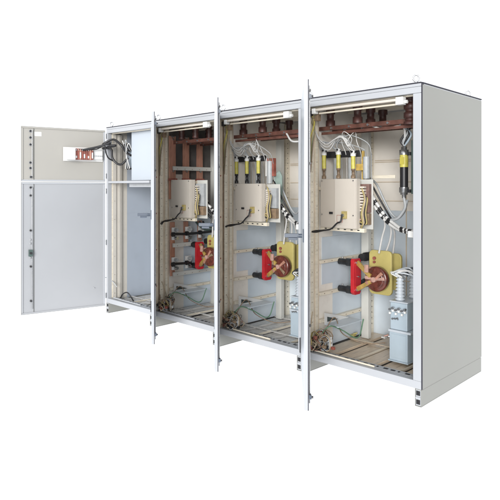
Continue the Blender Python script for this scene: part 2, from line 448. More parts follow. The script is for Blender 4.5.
def cable(pts, r, m, lab, grp=None, seg=8, colfn=None, cat='cable'):
    return tag(MB().tube(pts, r, m, seg, 7, colfn=colfn).build('cable'), lab, cat, grp)
cable([M @ Vector((s1 + .12, .09, z1_ - .02)), M @ Vector((s1 - .01, .12, z1_ + .01)), M @ Vector((s1 - .16, .16, z1_ + .06)), (.03, -.06, 1.905), (0.108, 0.020, 1.960), (0.224, 0.050, 1.893), (0.247, 0.100, 1.817), (0.316, 0.120, 1.775)], .0125, 'black', 'upper thick black cable arching from the door terminals into far left bay')
cable([M @ Vector((s1 - .15, .15, z1_ + .04)), M @ Vector((s1 - .22, .17, z1_ + .035)), (.04, -.07, 1.86), (0.099, 0.000, 1.852), (0.130, 0.000, 1.750), (0.175, 0.030, 1.688), (0.229, 0.060, 1.682), (0.287, 0.100, 1.748)], .0125, 'black', 'lower thick black cable sagging in a loop inside the far left bay')
cable([M @ Vector((s1 - .12, .12, z1_ + .03)), M @ Vector((s1 - .13, .11, z1_ - .04)), M @ Vector((s1 - .16, .10, z0_ + .03)), M @ Vector((s1 - .22, .08, z0_ - .0))], .008, 'black', 'short black cable drooping beside the white connector on the upper door')
cable([M @ Vector((.13, .03, .30)), (-0.205, -0.000, 0.299), (-0.062, 0.020, 0.388), (0.038, 0.050, 0.357), (0.094, 0.080, 0.292)], .0045, 'wire_grey', 'thin grey wire arching in front of the far left bay hinge')
cable([(0.024, 0.150, 0.089), (0.134, 0.120, 0.201), (0.236, 0.120, 0.243), (0.285, 0.140, 0.197), (0.304, 0.180, 0.115)], .007, 'black', 'dark cable hooping up from the floor of the far left bay')
cable([(-0.013, 0.200, 0.111), (0.133, 0.200, 0.155), (0.334, 0.200, 0.128), (0.563, 0.200, 0.107)], .005, 'wire_grey', 'grey wire lying along the floor of the far left bay')
# swing frame panel in the upper part of the far left bay
x_a, x_b, z_a, z_b = 0.356, 0.723, 1.503, 2.027
t = thing('instrument_panel', (x_a, .1, z_a), 'pale blue flat panel in the top of the far left bay', 'panel')
m = MB(); m.box(x_a, .826, .10, .112, 1.50, 2.03, 'pale_blue'); m.box(x_a, x_a + .012, .1125, .16, 1.50, 2.03, 'pale_blue'); m.build('plate', t, .002)
m = MB(); m.box(x_a - .02, .80, .085, .13, 1.425, 1.466, 'paint_edge'); m.box(x_a + .05, .74, .083, .0845, 1.437, 1.452, 'wire_grey'); m.build('bracket', t, .002)
t = thing('relay_block', (.25, .2, 1.55), 'grey relay with wiring studs left of the pale blue panel', 'relay')
m = MB(); m.box(.20, .335, .20, .30, 1.62, 1.86, 'wire_grey'); m.box(.22, .32, .16, .199, 1.66, 1.82, 'vt'); m.build('housing', t, .004)
for i in range(6):
    m = MB(); m.cyl((.24 + .03 * (i % 3), .16, 1.63 + .2 * (i // 3)), (.24 + .03 * (i % 3), .12, 1.63 + .2 * (i // 3)), .011, 'steel' if i % 2 else 'black', 10); m.build('stud', t)
for i in range(5):
    rr = random.Random(i)
    cable([(.25 + .02 * i, .12, 1.84), (.24 + .03 * i, .06, 1.92 + rr.uniform(-.03, .03)), (.28, .08, 1.80), (.24 + .02 * i, .10, 1.63)], .005, ['wire_white', 'black', 'wire_grey', 'black', 'wire_white'][i],
          ['thin white wire leftmost', 'thin black wire second', 'thin grey wire middle', 'thin black wire fourth', 'thin white wire rightmost'][i] + ' on the relay in the far left bay')

# ------------------------------------------------------------------ equipment of bays 2, 3, 4 (coordinates are those of bay 4, shifted)
def V(dx, *pts): return [(p[0] + dx, p[1], p[2]) for p in pts]
WN = ['wire_tan', 'black', 'wire_red', 'wire_yellow', 'dull_brown', 'wire_white', 'wire_green', 'wire_grey']
for k in (4, 3, 2):
    dx = XS[k - 1] - XS[3]; bay = BAY[k]
    rnd = random.Random(40 + k)
    # --- control box
    bx0, bx1, bz0, bz1 = {4: (2.913, 3.269, 1.112, 1.486), 3: (1.958, 2.304, 1.122, 1.454), 2: (1.015, 1.351, 1.118, 1.498)}[k]
    t = thing('control_box', (bx0, .2, bz0), 'beige sheet metal box with small black switch in the ' + bay, 'control box', 'beige control boxes')
    bx1 -= .028
    split = bx0 + (bx1 - bx0) * .42
    m = MB(); m.box(bx0, bx1, .15, .205, bz0, bz1, 'box_beige'); m.build('housing', t, .004)
    m = MB()
    if k == 4:
        m.box(bx0 + .001, split, .1445, .1495, bz0 + .001, bz1 - .001, 'box_shade'); m.box(split + .002, bx1 - .001, .139, .1495, bz0 + .001, bz1 - .001, 'box_beige')  # left part of the cover painted darker for the shadow of the post
    else: m.box(bx0 + .001, bx1 - .001, .139, .1495, bz0 + .001, bz1 - .001, 'box_beige')
    cv = m.build('cover', t, .003)
    for sx in (bx0 + .02, bx1 - .02):
        for sz in (bz0 + .10, bz1 - .015):
            m = MB(); m.cyl((sx, .139, sz), (sx, .134, sz), .005, 'steel', 10); m.build('screw', cv)
    m = MB(); xs = bx0 + (bx1 - bx0) * .33; m.box(xs - .014, xs + .016, .128, .138, bz0 + .105, bz0 + .122, 'black'); m.build('switch', t, .001)
    m = MB(); xs = bx0 + (bx1 - bx0) * .56
    m.box(xs - .024, xs + .03, .1365, .1385, bz0 + .045, bz0 + .10, 'pink'); m.box(xs - .019, xs + .025, .1355, .1364, bz0 + .05, bz0 + .095, 'box_beige'); m.box(xs + .034, xs + .07, .115, .1385, bz0 + .075, bz0 + .13, 'wire_ochre')
    m.cyl((xs + .05, .115, bz0 + .10), (xs + .05, .10, bz0 + .10), .012, 'steel', 12)
    m.build('plug_socket', t, .001)
    # black cable from plug to the frame
    sx = xs + .05
    wob = [(sx, .10, bz0 + .10), (sx - .002, .085, bz0 + .055)] + V(sx - ((3.245, 0.085, 1.204))[0], (3.210, 0.085, 1.152), (3.157, 0.085, 1.108), (3.085, 0.085, 1.093), (3.011, 0.085, 1.085), (2.958, 0.080, 1.067), (2.918, 0.070, 1.031), (2.896, 0.060, 1.003))
    cable(wob, .0065, 'black', 'black cable curving from the box socket to the frame, ' + bay, 'black socket cables')
    cable([(p[0] + .004, p[1] + .012, p[2] - .010 * (i % 2)) for i, p in enumerate(wob[4:])], .005, 'black', 'thinner lead twisted under the socket cable, ' + bay, 'black socket cables')
    # --- terminal block right of box
    tx0 = bx1 - (.055 if k == 4 else .045); tz1 = bz1 - .01; tw = .115 if k == 4 else .15
    t = thing('terminal_block', (tx0, .22, bz0), 'ridged terminal block on grey plate right of the beige box, ' + bay, 'terminal block', 'terminal blocks beside the beige boxes')
    m = MB(); m.box(tx0, tx0 + tw + .012, .26, .266, bz0 - .005, bz1 - .005, 'upright'); m.box(tx0, tx0 + .012, .212, .2595, bz0, bz1 - .01, 'zinc_beige')
    m.build('mounting_plate', t, .001)
    m = MB(); m.box(tx0 + .016, tx0 + tw, .225, .2595, bz0 + .12, tz1 - .03, 'body_brown' if k == 4 else 'wire_grey'); m.box(tx0 + .016, tx0 + tw, .22, .2595, bz0 + .03, bz0 + .115, 'dull_brown'); m.build('body', t, .002)
    nz = 9
    for i in range(nz):
        z = bz0 + .13 + i * (tz1 - .04 - bz0 - .13) / nz
        m = MB(); m.box(tx0 + .028, tx0 + .092, .195, .2245, z, z + .014, 'box_beige'); m.cyl((tx0 + .05, .1945, z + .007), (tx0 + .05, .19, z + .007), .005, 'steel', 8)
        m.build('terminal', t, .0015)
    for i in range(5):
        m = MB(); m.cyl((tx0 + .028 + i * .015, .2195, bz0 + .07), (tx0 + .028 + i * .015, .195, bz0 + .07), .006, 'fuse_yellow' if i % 2 else 'pink', 8); m.build('terminal_screw', t)
    # yellow / tan wires right of the block
    for i in range(4):
        cable([(tx0 + .07 + .01 * i, .2, bz0 + .30 - .02 * i), (tx0 + .105 + .008 * i, .18, bz0 + .22), (tx0 + .085 + .012 * i, .17, bz0 + .12), (tx0 + .09 + .01 * i, .18, bz0 + .04), (tx0 + .06 - .01 * i, .2, bz0 + .0 + .02 * i)], .0055,
              ['wire_ochre', 'wire_tan', 'black', 'wire_ochre'][i], ['yellow', 'tan', 'black', 'short yellow'][i] + ' wire looping down beside the terminal block, ' + bay, 'terminal block wires')
    # --- upper fuses
    if k > 2:
        fx = {4: (2.892, 3.030, 3.165), 3: (1.895, 2.030, 2.172)}[k]
        if k == 4: tops = (1.70, 1.70, 1.68)
        else: tops = (1.685, 1.685, 1.685)
        t0 = thing('fuse_holder', (fx[0], .25, 1.65), 'dark crossbar with grey posts carrying small yellow fuses, ' + bay, 'fuse holder', 'fuse holders above the beige boxes')
        m = MB(); m.box(fx[0] - .05, fx[2] + .03, .262, .292, 1.655, 1.705, 'black'); m.build('crossbar', t0, .003)
        m = MB(); m.box(fx[0] - .02, fx[0] - .0, .262, .285, 1.35, 1.45, 'black'); m.box(fx[0] - .05, fx[0] + .0, .262, .29, 1.36, 1.395, 'insulator'); m.build('lower_clamp', t0, .002)
        for i in range(3):
            m = MB(); m.cyl((fx[i] + .065, .30, bz1 + .001), (fx[i] + .065, .30, 1.654), .026, 'wire_grey', 18)
            m.build('post', t0)
        for i in range(3):
            f = thing('fuse', (fx[i], .22, bz1), '%s small yellow fuse above the beige box, %s' % (['leftmost', 'middle', 'rightmost'][i], bay), 'fuse', 'small yellow fuses')
            z0, z1 = bz1 + .004, tops[i]
            h = z1 - z0
            m = MB(); m.cyl((fx[i], .22, z0 + h * .38), (fx[i], .22, z0 + h * .88), .0165, 'fuse_yellow', 18); m.build('barrel', f)
            m = MB(); m.lathe((fx[i], .22, z0), (fx[i], .22, z0 + h * .38), [(0, .017), (.3, .017), (.31, .011), (.8, .011), (.81, .016), (1, .016)], 'black' if k == 3 else 'dull_brown', 14); m.build('lower_cap', f)
            m = MB(); m.lathe((fx[i], .22, z0 + h * .88), (fx[i], .22, z1 + .02), [(0, .021), (.5, .021), (.52, .012), (1, .012)], 'white_plastic', 14)
            m.cyl((fx[i], .2, z1 + .012), (fx[i], .25, z1 + .012), .007, 'black', 8); m.build('upper_cap', f)
        # white loops of thin wire above the fuses
        for i in range(8):
            a0 = fx[i % 3] + rnd.uniform(-.01, .02); b0 = fx[0] + .08 + .045 * i
            top = 1.765 + .035 * (i % 3) + rnd.uniform(0, .02)
            b0 = min(b0, fx[2] + .17 - .02 * (i % 3))
            pts = [(a0, .23, tops[i % 3] + .01), (a0 - .02 + rnd.uniform(-.02, .02), .20, 1.735), (a0 + .02, .19 + rnd.uniform(-.05, .03), 1.77 + .3 * (top - 1.77)), ((a0 + b0) / 2, .2 + rnd.uniform(-.04, .06), top), (b0, .22, top - .04 - rnd.uniform(0, .04)), (b0 + .01, .26, 1.68), (b0 - .03, .33, 1.58), (b0 - .035, .34, bz1 - .03)]
            cable(pts, .0030, ['wire_grey', 'wire_grey', 'wire_white'][i % 3], 'one of the thin pale wires looping above the yellow fuses, ' + bay, 'thin wire loops of the ' + bay)
        for i in range(3):
            y = .12 + .02 * i
            xl = XS[k - 1] + .045
            cable([(xl, y, 1.86 - .02 * i), (xl + .03, y, 1.80 - .03 * i), (xl + .09, y + .02, 1.755 - .02 * i), (xl + .16, y + .03, 1.79 + .01 * i), (xl + .22, y + .04, 1.80), (xl + .26, y + .06, 1.73)], .0045,
                  'wire_white', 'one of the white wires drooping from the top left post, ' + bay, 'white top wires of the ' + bay)
        # green insulating plates right of fuses
        gx = fx[2] + .05
        t = thing('insulating_barrier', (gx, .32, 1.52), 'green tinted upright barrier right of the small fuses, ' + bay, 'barrier', 'green barriers')
        if k == 3:
            m = MB(); m.prism([(gx + .03, 1.20), (gx + .12, 1.20), (gx + .12, 1.52), (gx + .09, 1.57), (gx + .03, 1.53)], 'y', .34, .352, 'green_pale'); m.build('plate', t, .002)
            m = MB(); m.box(gx - .03, gx + .06, .30, .335, 1.52, 1.68, 'brown_red'); m.box(gx - .03, gx - .015, .29, .2995, 1.52, 1.68, 'white_plastic'); m.box(gx + .02, gx + .03, .29, .2995, 1.52, 1.68, 'dull_brown'); m.build('relay', t, .002)
        else:
            m = MB(); m.box(gx - .01, gx + .19, .42, .428, 1.49, 1.515, 'zinc_rail'); m.build('plate', t, .002)
            m = MB(); m.box(gx - .028, gx - .012, .30, .32, 1.46, 1.70, 'yellow_dark'); m.box(gx - .06, gx + .0, .27, .2995, 1.55, 1.60, 'yellow_dark'); m.build('post', t, .002)
    # --- roof insulators and busbars
    if k > 2:
        il = [(2.925, .26, 'behind the top left post'), (3.205, .22, 'nearest the lamp'), (3.205, .40, 'in the middle of three'), (3.205, .58, 'deepest of three')]
        if k == 4: il.append((3.66, .18, 'large, at the top right corner'))
        for i, (x, y, w_) in enumerate(il):
            big = 1.25 if i == 4 else 1.
            zt = ZT - .055; zb = 1.905 if i < 4 else 1.855
            m = MB(); prof = []
            n = 1 if i < 4 else 3
            for j in range(n):
                prof += [(j / n, .037 * big), ((j + .33) / n, .037 * big), ((j + .36) / n, .028 * big), ((j + .7) / n, .028 * big), ((j + .73) / n, .037 * big), ((j + .98) / n, .037 * big)]
            m.lathe((x + dx, y, zb), (x + dx, y, zt), prof, 'insulator', 18)
            tag(m.build('insulator'), 'brown ribbed insulator under the roof, %s, %s' % (w_, bay), 'insulator', 'brown roof insulators')
    # --- left wiring harness at the top post
    xl = XS[k - 1] + .045
    for i in range(7):
        off = .009 * i
        cable([(xl + .06 + off, .06, 2.03), (xl + .02 + off, .05, 1.99), (xl + .035 - .4 * off, .06, 1.93), (xl + .03, .05 + .3 * off, 1.87), (xl + .005 + .4 * off, .05, 1.80 - off), (xl - .004, .06, 1.70 - 3 * off)], .0055,
              ['wire_yellow', 'wire_ochre', 'dull_brown', 'wire_tan', 'wire_ochre', 'wire_green', 'dull_brown'][i], '%s wire of the harness bent around the top left post, %s' % (['outermost yellow', 'second, ochre', 'third, brown', 'fourth, tan', 'fifth, ochre', 'sixth, green', 'innermost brown'][i], bay), 'top left harness wires')
    m = MB(); m.box(xl - .01, xl + .03, .03, .09, 1.97, 2.01, 'black'); m.box(xl + .04, xl + .075, .05, .09, 1.93, 1.985, 'dull_brown')
    tag(m.build('limit_switch', None, .002), 'small black switch at the top left corner of the ' + bay, 'switch', 'corner switches')
    # --- lamp under the top rail
    lx0, lx1 = XS[k - 1] + .13, XS[k] - .19
    t = thing('strip_lamp', (lx0, .03, 2.0), 'slim tube lamp with white end cap under front rail, ' + bay, 'lamp', 'strip lamps under the roof')
    m = MB(); m.box(lx0, lx1, .004, .034, 1.997, 2.015, 'box_beige'); m.build('housing', t, .003)
    m = MB(); m.cyl((lx0 + .01, .045, 1.982), (lx1 - .01, .045, 1.982), .007, 'zinc_rail', 12); m.build('tube', t)
    m = MB(); m.box(lx1 + .0005, lx1 + .055, .004, .05, 1.972, 2.024, 'white_plastic'); m.cyl((lx1 + .056, .03, 1.99), (lx1 + .075, .03, 1.99), .012, 'white_plastic', 10); m.build('end_cap', t, .003)
    m = MB(); m.box(lx0 - .035, lx0 - .001, .004, .045, 1.978, 2.018, 'white_plastic'); m.build('end_cap', t, .003)
    # --- red switch unit on the left wall
    xw = XS[k - 1] + .037
    t = thing('vacuum_switch', (xw, .47, .55), 'red switch frame on two black stubs with yellow arms, ' + bay, 'switch', 'red switch units')
    for z in (.812, .590):
        m = MB(); m.lathe((xw, .45, z), (xw + .125, .45, z), [(0, .025), (.6, .025), (.62, .032), (1, .032)], 'black', 20); m.build('support_stub', t)
        m = MB(); m.cyl((xw + .03, .45, z + .027), (xw + .03, .45, z + .042), .006, 'steel', 8); m.build('bolt', t)
    m = MB(); xr = xw + .126
    m.prism([(.425, .575), (.445, .555), (.51, .555), (.525, .575), (.525, .82), (.51, .845), (.435, .845), (.425, .83)], 'x', xr, xr + .034, 'red')
    m.box(xr + .0345, xr + .038, .44, .51, .60, .80, 'red')
    m.build('frame', t, .004)
    for y, z in ((.455, .59), (.455, .81), (.475, .70), (.50, .59), (.50, .81)):
        m = MB(); m.cyl((xr + .0385, y, z), (xr + .048, y, z), .007, 'steel', 10); m.build('bolt', t)
    cx_, cy_, cz_ = (3.25 + dx, .415, .712)
    for z_, dz in ((.815, .028), (.60, -.028)):
        m = MB(); p = Vector((xr + .036, .47, z_)); q = Vector((cx_ - .035, cy_ - .035, cz_ + dz * .8))
        d = (q - p).normalized(); nrm = Vector((-d.z, 0, d.x)) * .02
        vs = [p + nrm, p - nrm, q - nrm * .8, q + nrm * .8]
        m.add([(v.x, v.y + o, v.z) for o in (-.012, .012) for v in vs], [(0, 1, 2, 3), (7, 6, 5, 4), (0, 4, 5, 1), (1, 5, 6, 2), (2, 6, 7, 3), (3, 7, 4, 0)], 'yellow_dark')
        m.cyl(tuple(p + Vector((.0, -.013, 0))), tuple(p + Vector((0, -.02, 0))), .008, 'steel', 8)
        m.build('arm', t, .003)
    # reactor disc with yellow plates
    t = thing('coil_unit', (cx_, .45, .6), 'dark red round coil in front of two yellow plates, ' + bay, 'coil', 'coils with yellow plates')
    m = MB(); m.lathe((cx_, cy_ + .035, cz_), (cx_, cy_ - .025, cz_), [(0, .085), (.15, .097), (.8, .097), (.9, .09), (.92, .07), (1, .062)], 'disc', 40)
    m.build('coil', t)
    m = MB()
    for i, an in enumerate({4: (8, 38, 172, 205), 3: (320, 35, 160, 215), 2: (20, 50, 190, 230)}[k]):
        a_ = R(an); u = Vector((math.cos(a_), 0, math.sin(a_))); w_ = Vector((-u.z, 0, u.x))
        b_ = Vector((cx_, cy_ - .031, cz_)); vs = [b_ + u * .018 + w_ * .008, b_ + u * .018 - w_ * .008, b_ + u * .088 - w_ * .011, b_ + u * .082 + w_ * .015]
        m.add([(v.x, v.y + o, v.z) for o in (-.006, .005) for v in vs], [(0, 1, 2, 3), (7, 6, 5, 4), (0, 4, 5, 1), (1, 5, 6, 2), (2, 6, 7, 3), (3, 7, 4, 0)], 'copper' if i % 2 else ('pink' if k == 4 else 'dull_brown'))
    m.cyl((cx_, cy_ - .026, cz_), (cx_, cy_ - .05, cz_), .02, 'pink', 14)
    m.build('clamp_spokes', t, .002)
    def rr_plate(x0, x1, z0, z1, y0, y1, r=.035):
        pts = []
        for cx0, cz0, a0 in ((x1 - r, z1 - r, 0), (x0 + r, z1 - r, 90), (x0 + r, z0 + r, 180), (x1 - r, z0 + r, 270)):
            for j in range(6): pts.append((cx0 + r * math.cos(R(a0 + j * 18)), cz0 + r * math.sin(R(a0 + j * 18))))
        return pts
    x0, x1, z0, z1 = 3.147, 3.346, 0.583, 0.928
    m = MB(); m.prism(rr_plate(x0 + dx, x1 + dx, z0, z1, 0, 0), 'y', .47, .495, 'yellow'); m.build('plate', t, .004)
    x0, x1, z0, z1 = 3.189, 3.366, 0.661, 0.901
    m = MB(); m.prism(rr_plate(x0 + dx, x1 + dx, z0 - .05, z1, 0, 0), 'y', .58, .605, 'yellow'); m.build('plate', t, .004)
    m = MB(); m.box(x0 + dx, x0 + dx + .05, .4955, .5795, .70, .74, 'black'); m.cyl((x0 + dx + .03, .4955, .88), (x0 + dx + .03, .5795, .88), .012, 'black', 10)
    m.cyl((3.20 + dx, .469, .865), (3.20 + dx, .455, .865), .013, 'brown_red', 12); m.cyl((3.20 + dx, .469, .835), (3.20 + dx, .455, .835), .01, 'brown_red', 12)
    m.build('spacer', t)
    m = MB(); m.box(3.185 + dx, 3.215 + dx, .34, .36, .765, .825, 'pink'); m.box(3.19 + dx, 3.205 + dx, .361, .468, .79, .80, 'pink'); m.build('contact_lug', t, .003)
    for (qx, qy, qz) in ((3.017, 0.600, 0.845), (3.017, 0.600, 0.630)):
        m = MB(); m.lathe((qx + dx, .56, qz), (qx + dx, .72, qz), [(0, .03), (.3, .03), (.32, .036), (1, .036)], 'black', 18)
        tag(m.build('support_insulator'), '%s black round stub left of the yellow plates, %s' % ('upper' if qz > .8 else 'lower', bay), 'insulator', 'black stubs by the yellow plates')
    m = MB(); x0, x1, z0, z1 = 2.910, 2.980, 0.182, 1.043
    m.box(x0 + dx, x1 + dx, .725, .745, ZB + .02, ZT - .05, 'upright'); m.box(x1 + dx - .006, x1 + dx, .7455, .77, ZB + .02, ZT - .05, 'upright')
    m.build('inner_upright', CAB[k], .002)
    # --- voltage transformer
    if k > 2:
        x0, x1, z0, z1 = 3.428, 3.572, 0.093, 0.592
        x0 += dx; x1 += dx; z0 = ZB + .035
        if k == 3: z1 -= .10; x0 += .03; x1 += .03
        t = thing('voltage_transformer', ((x0 + x1) / 2, .42, z0), 'pale blue-grey transformer block with ribbed insulators standing in the ' + bay, 'transformer', 'pale blue-grey transformers')
        m = MB(); m.box(x0, x1, .30, .56, z0 + .01, z0 + .215, 'vt'); m.box(x0 + .012, x1 - .012, .2965, .2995, z0 + .03, z0 + .2, 'vt'); m.build('tank', t, .008)
        m = MB(); m.box(x0 - .008, x1 + .008, .29, .57, z0, z0 + .0098, 'vt'); m.box(x0 - .005, x1 + .03, .29, .57, z0 + .2155, z0 + .232, 'vt_ins'); m.build('flange', t, .002)
        m = MB(); m.box(x0 + .004, x1 - .004, .302, .555, z0 + .2325, z1 - .012, 'vt'); m.box(x0 - .002, x1 + .002, .297, .56, z1 - .0118, z1, 'vt_ins'); m.build('core', t, .006)
        m = MB(); m.box(x0 + .02, x1 - .01, .288, .3015, z1 - .075, z1 - .05, 'vt_ins')
        for i in range(6):
            xx = x0 + .005 + i * (x1 - x0) / 6
            m.cyl((xx + .01, .2875, z1 - .06 + .012 * (i % 2)), (xx + .01, .27, z1 - .06 + .012 * (i % 2)), .009, 'steel', 8)
            m.box(xx + .004, xx + .018, .274, .2865, z1 - .095 + .02 * (i % 2), z1 - .08 + .02 * (i % 2), 'white_plastic')
        for i in range(3): m.cyl((x0 + .03 + i * .02, .2965, z1 - .13), (x0 + .03 + i * .02, .285, z1 - .13 + .005 * i), .007, 'steel', 8)
        m.build('secondary_terminals', t)
        for i, (ix, iy, hh) in enumerate(((x0 + .058, .35, .165), (x0 + .085, .50, .18))):
            prof = []; n = 7
            for j in range(n):
                r0 = .034 - .0012 * j
                prof += [(j / n, r0 * .72), ((j + .3) / n, r0 * 1.12), ((j + .5) / n, r0 * 1.12), ((j + .95) / n, r0 * .70)]
            m = MB(); m.lathe((ix, iy, z1), (ix, iy, z1 + hh), prof + [(1, .02)], 'vt_ins', 24)
            b_ = m.build('bushing', t)
            m = MB(); m.cyl((ix, iy, z1 + hh), (ix, iy, z1 + hh + .02), .012, 'steel', 12); m.box(ix - .03, ix + .03, iy - .008, iy + .008, z1 + hh + .0205, z1 + hh + .027, 'steel'); m.build('terminal', b_)
        # dark & silver leads on top of the bushings
        lt = thing('lead_bundle', (x0 + .1, .45, z1 + .17), 'bunch of short black and pale leads on top of the transformer, ' + bay, 'wires', 'lead bunches on the transformers')
        for i in range(18):
            q = (x0 + .045 + rnd.uniform(-.02, .06), .36 + rnd.uniform(-.03, .15), z1 + .17)
            mm = MB(); mm.tube([q, (q[0] - .03 + rnd.uniform(-.02, .02), q[1] - .02, q[2] + .03), (q[0] + .05, q[1] + .01, q[2] + .045 + rnd.uniform(-.02, .02)), (q[0] + .10 + rnd.uniform(0, .05), q[1] + .05, q[2] + .02 - .02 * (i % 3)), (q[0] + .14, q[1] + .1, q[2] - .06)], .0045 + .001 * (i % 3), ['black', 'wire_white', 'lever', 'wire_grey', 'vt_ins'][i % 5], 6, 5); mm.build('lead', lt)
    # --- cables coming down to the yellow plates
    top = (3.283, 0.380, 1.225)
    band = lambda i: 'black' if (i * 7 % 5 in (0, 3) or i % 7 == 2) and not 26 < i < 31 else 'wire_white'
    cs = [((3.262, 0.300, 1.424), (3.288, 0.300, 1.348), (3.328, 0.320, 1.274), (3.375, 0.340, 1.200), (3.445, 0.320, 1.159), (3.540, 0.280, 1.122), (3.649, 0.250, 1.112)),
          ((3.226, 0.330, 1.401), (3.252, 0.330, 1.325), (3.298, 0.340, 1.250), (3.352, 0.350, 1.183), (3.431, 0.330, 1.136), (3.529, 0.300, 1.106), (3.633, 0.280, 1.091))]
    for i, pts in enumerate(cs):
        cable(V(dx, *pts), .0125, 'wire_white', '%s white cable with black bands sloping right behind the terminal block, %s' % (['front', 'rear'][i], bay), 'black banded white cables', colfn=band)
    cs = [((3.364, 0.330, 1.207), (3.343, 0.380, 1.129), (3.293, 0.420, 1.032), (3.246, 0.455, 0.910)), ((3.369, 0.350, 1.199), (3.382, 0.400, 1.114), (3.345, 0.450, 1.018), (3.281, 0.500, 0.917)), ((3.380, 0.360, 1.191), (3.396, 0.420, 1.099), (3.355, 0.500, 1.015), (3.307, 0.560, 0.906))]
    for i, pts in enumerate(cs):
        cable(V(dx, *pts), .0078, 'wire_white', '%s white cable hanging down to the yellow plates, %s' % (['left', 'middle', 'right'][i], bay), 'white cables above the yellow plates')
    if k == 4 or k == 3:
        cable(V(dx, (3.164, 0.400, 1.479), (3.222, 0.350, 1.481), (3.261, 0.330, 1.439), (3.313, 0.330, 1.356), (3.363, 0.360, 1.251), (3.399, 0.400, 1.161)), .007, 'black', 'black cable bending over the terminal block and sloping down right, ' + bay, 'black cables over the terminal block')
        cable(V(dx, (2.846, 0.900, 1.522), (3.084, 0.600, 1.490), (3.262, 0.400, 1.439), (3.323, 0.400, 1.325), (3.382, 0.400, 1.228), (3.452, 0.380, 1.193), (3.523, 0.340, 1.242), (3.572, 0.300, 1.330)), .0085, 'wire_grey', 'grey cable looping up on the right side, ' + bay, 'grey looping cables')
    # --- wire tangle at bottom left
    t = thing('wire_tangle', (XS[k - 1] + .12, .1, ZB + .05), 'tangle of tan and black wires at bottom left of the ' + bay, 'wires', 'wire tangles at the bottom left corners')
    bx_ = XS[k - 1] + .045
    for i in range(46):
        p = []
        cxx, cyy, czz = bx_ + rnd.uniform(-.01, .13), rnd.uniform(.02, .17), ZB + rnd.uniform(.055, .17)
        rad = rnd.uniform(.012, .045)
        a0 = rnd.uniform(0, 6.28); tilt = rnd.uniform(-.7, .7)
        nn = rnd.randint(5, 9)
        for j in range(nn):
            an = a0 + j * 1.1
            p.append((cxx + rad * math.cos(an), cyy + rad * math.sin(an) * tilt + rnd.uniform(-.015, .015), max(ZB + .05, czz + rad * math.sin(an) + rnd.uniform(-.012, .012))))
        if i == 9: p.append((bx_ - .006, .09, ZB + .34))
        m = MB(); m.tube(p, rnd.choice((.002, .003, .004)), (WN + ['wire_ochre'])[[0, 1, 4, 7, 1, 2, 4, 8, 7, 0, 1, 0][i % 12]], 6, 4); m.build('wire', t)
    m = MB(); m.tube([(bx_ + .13 + .055 * math.cos(j * math.pi / 4), .06 + .01 * math.sin(j), ZB + .125 + .062 * math.sin(j * math.pi / 4)) for j in range(8)], .004, 'wire_tan', 8, 4, closed=True); m.build('coil_ring', t)
    m = MB(); m.tube([(bx_ + .135 + .045 * math.cos(j * math.pi / 4), .052 + .01 * math.sin(j), ZB + .125 + .052 * math.sin(j * math.pi / 4)) for j in range(8)], .0035, 'wire_grey', 8, 4, closed=True); m.build('coil_ring', t)
    for i in range(18):
        q = (bx_ + rnd.uniform(-.01, .16), rnd.uniform(0, .12), ZB + rnd.uniform(.06, .16))
        m = MB(); m.box(q[0], q[0] + .028, q[1], q[1] + .02, q[2], q[2] + .022, ['black', 'black', 'brown_red', 'white_plastic', 'dull_brown'][i % 5]); m.build('connector', t, .002)
    m = MB(); m.cyl((XS[k - 1] + .012, -.018, ZB + .04), (XS[k - 1] + .012, -.018, ZB + .15), .013, 'black', 12); m.cyl((XS[k - 1] + .012, -.018, ZB + .01), (XS[k - 1] + .012, -.018, ZB + .035), .010, 'steel', 12)
    m.build('plug', t)
    # green earth lead from tangle along side
    cable([(bx_ + .02, .12, ZB + .12), (bx_ + .10, .16, ZB + .23), (bx_ + .12, .30, ZB + .18), (bx_ + .17, .45, ZB + .10), (bx_ + .16, .55, ZB + .23)], .005, 'wire_green', 'thin green wire trailing back from the wire tangle, ' + bay, 'green earth wires')
    cable([(bx_ + .04, .12, ZB + .10), (bx_ + .08, .25, ZB + .28), (bx_ + .06, .40, ZB + .12), (bx_ + .2, .5, ZB + .05), (bx_ + .33, .6, ZB + .06)], .004, 'dull_brown', 'thin brown wire trailing over the floor, ' + bay, 'brown floor wires')
    # duct plate low on left wall
    xw = XS[k - 1] + .04
    t = thing('cable_gland_plate', (xw, .3, .3), 'white angled plate with dark opening low on the left wall, ' + bay, 'bracket', 'angled gland plates')
    m = MB(); m.prism([(.24, .33), (.60, .325), (.24, .42)], 'x', xw, xw + .006, 'white_plastic'); m.box(xw, xw + .14, .24, .58, .325, .331, 'panel_blue'); m.build('plate', t)
    m = MB(); m.prism([(.27, .345), (.42, .342), (.27, .385)], 'x', xw + .0062, xw + .009, 'lcd'); m.build('opening', t)
    # small white grommet piece on the right post
    if k > 2:
        m = MB(); x_, _, z_ = (3.711, 0.090, 1.104)
        m.box(x_ - .03 + dx, x_ + .05 + dx, .10, .125, z_ - .022, z_ + .022, 'white_plastic')
        tag(m.build('cable_clamp', None, .004), 'small white clamp on the inside of the right post, ' + bay, 'clamp', 'white clamps')

# screws / offcuts lying on the rightmost floor
for i, (px, lab) in enumerate((((2.866, 0.666, 0.150), 'small pale tag lying on the floor left, rightmost bay'), ((3.088, 0.796, 0.150), 'small pink and white offcut on the floor beside the transformer, rightmost bay'))):
    m = MB(); m.box(px[0] - .015, px[0] + .02, px[1] - .02, px[1] + .02, .151, .165, 'sticker' if i else 'yellow'); m.cyl((px[0], px[1], .1655), (px[0] + .03, px[1] + .02, .178), .007, 'pink' if i else 'yellow', 8)
    tag(m.build('offcut', None, .001), lab, 'offcut')

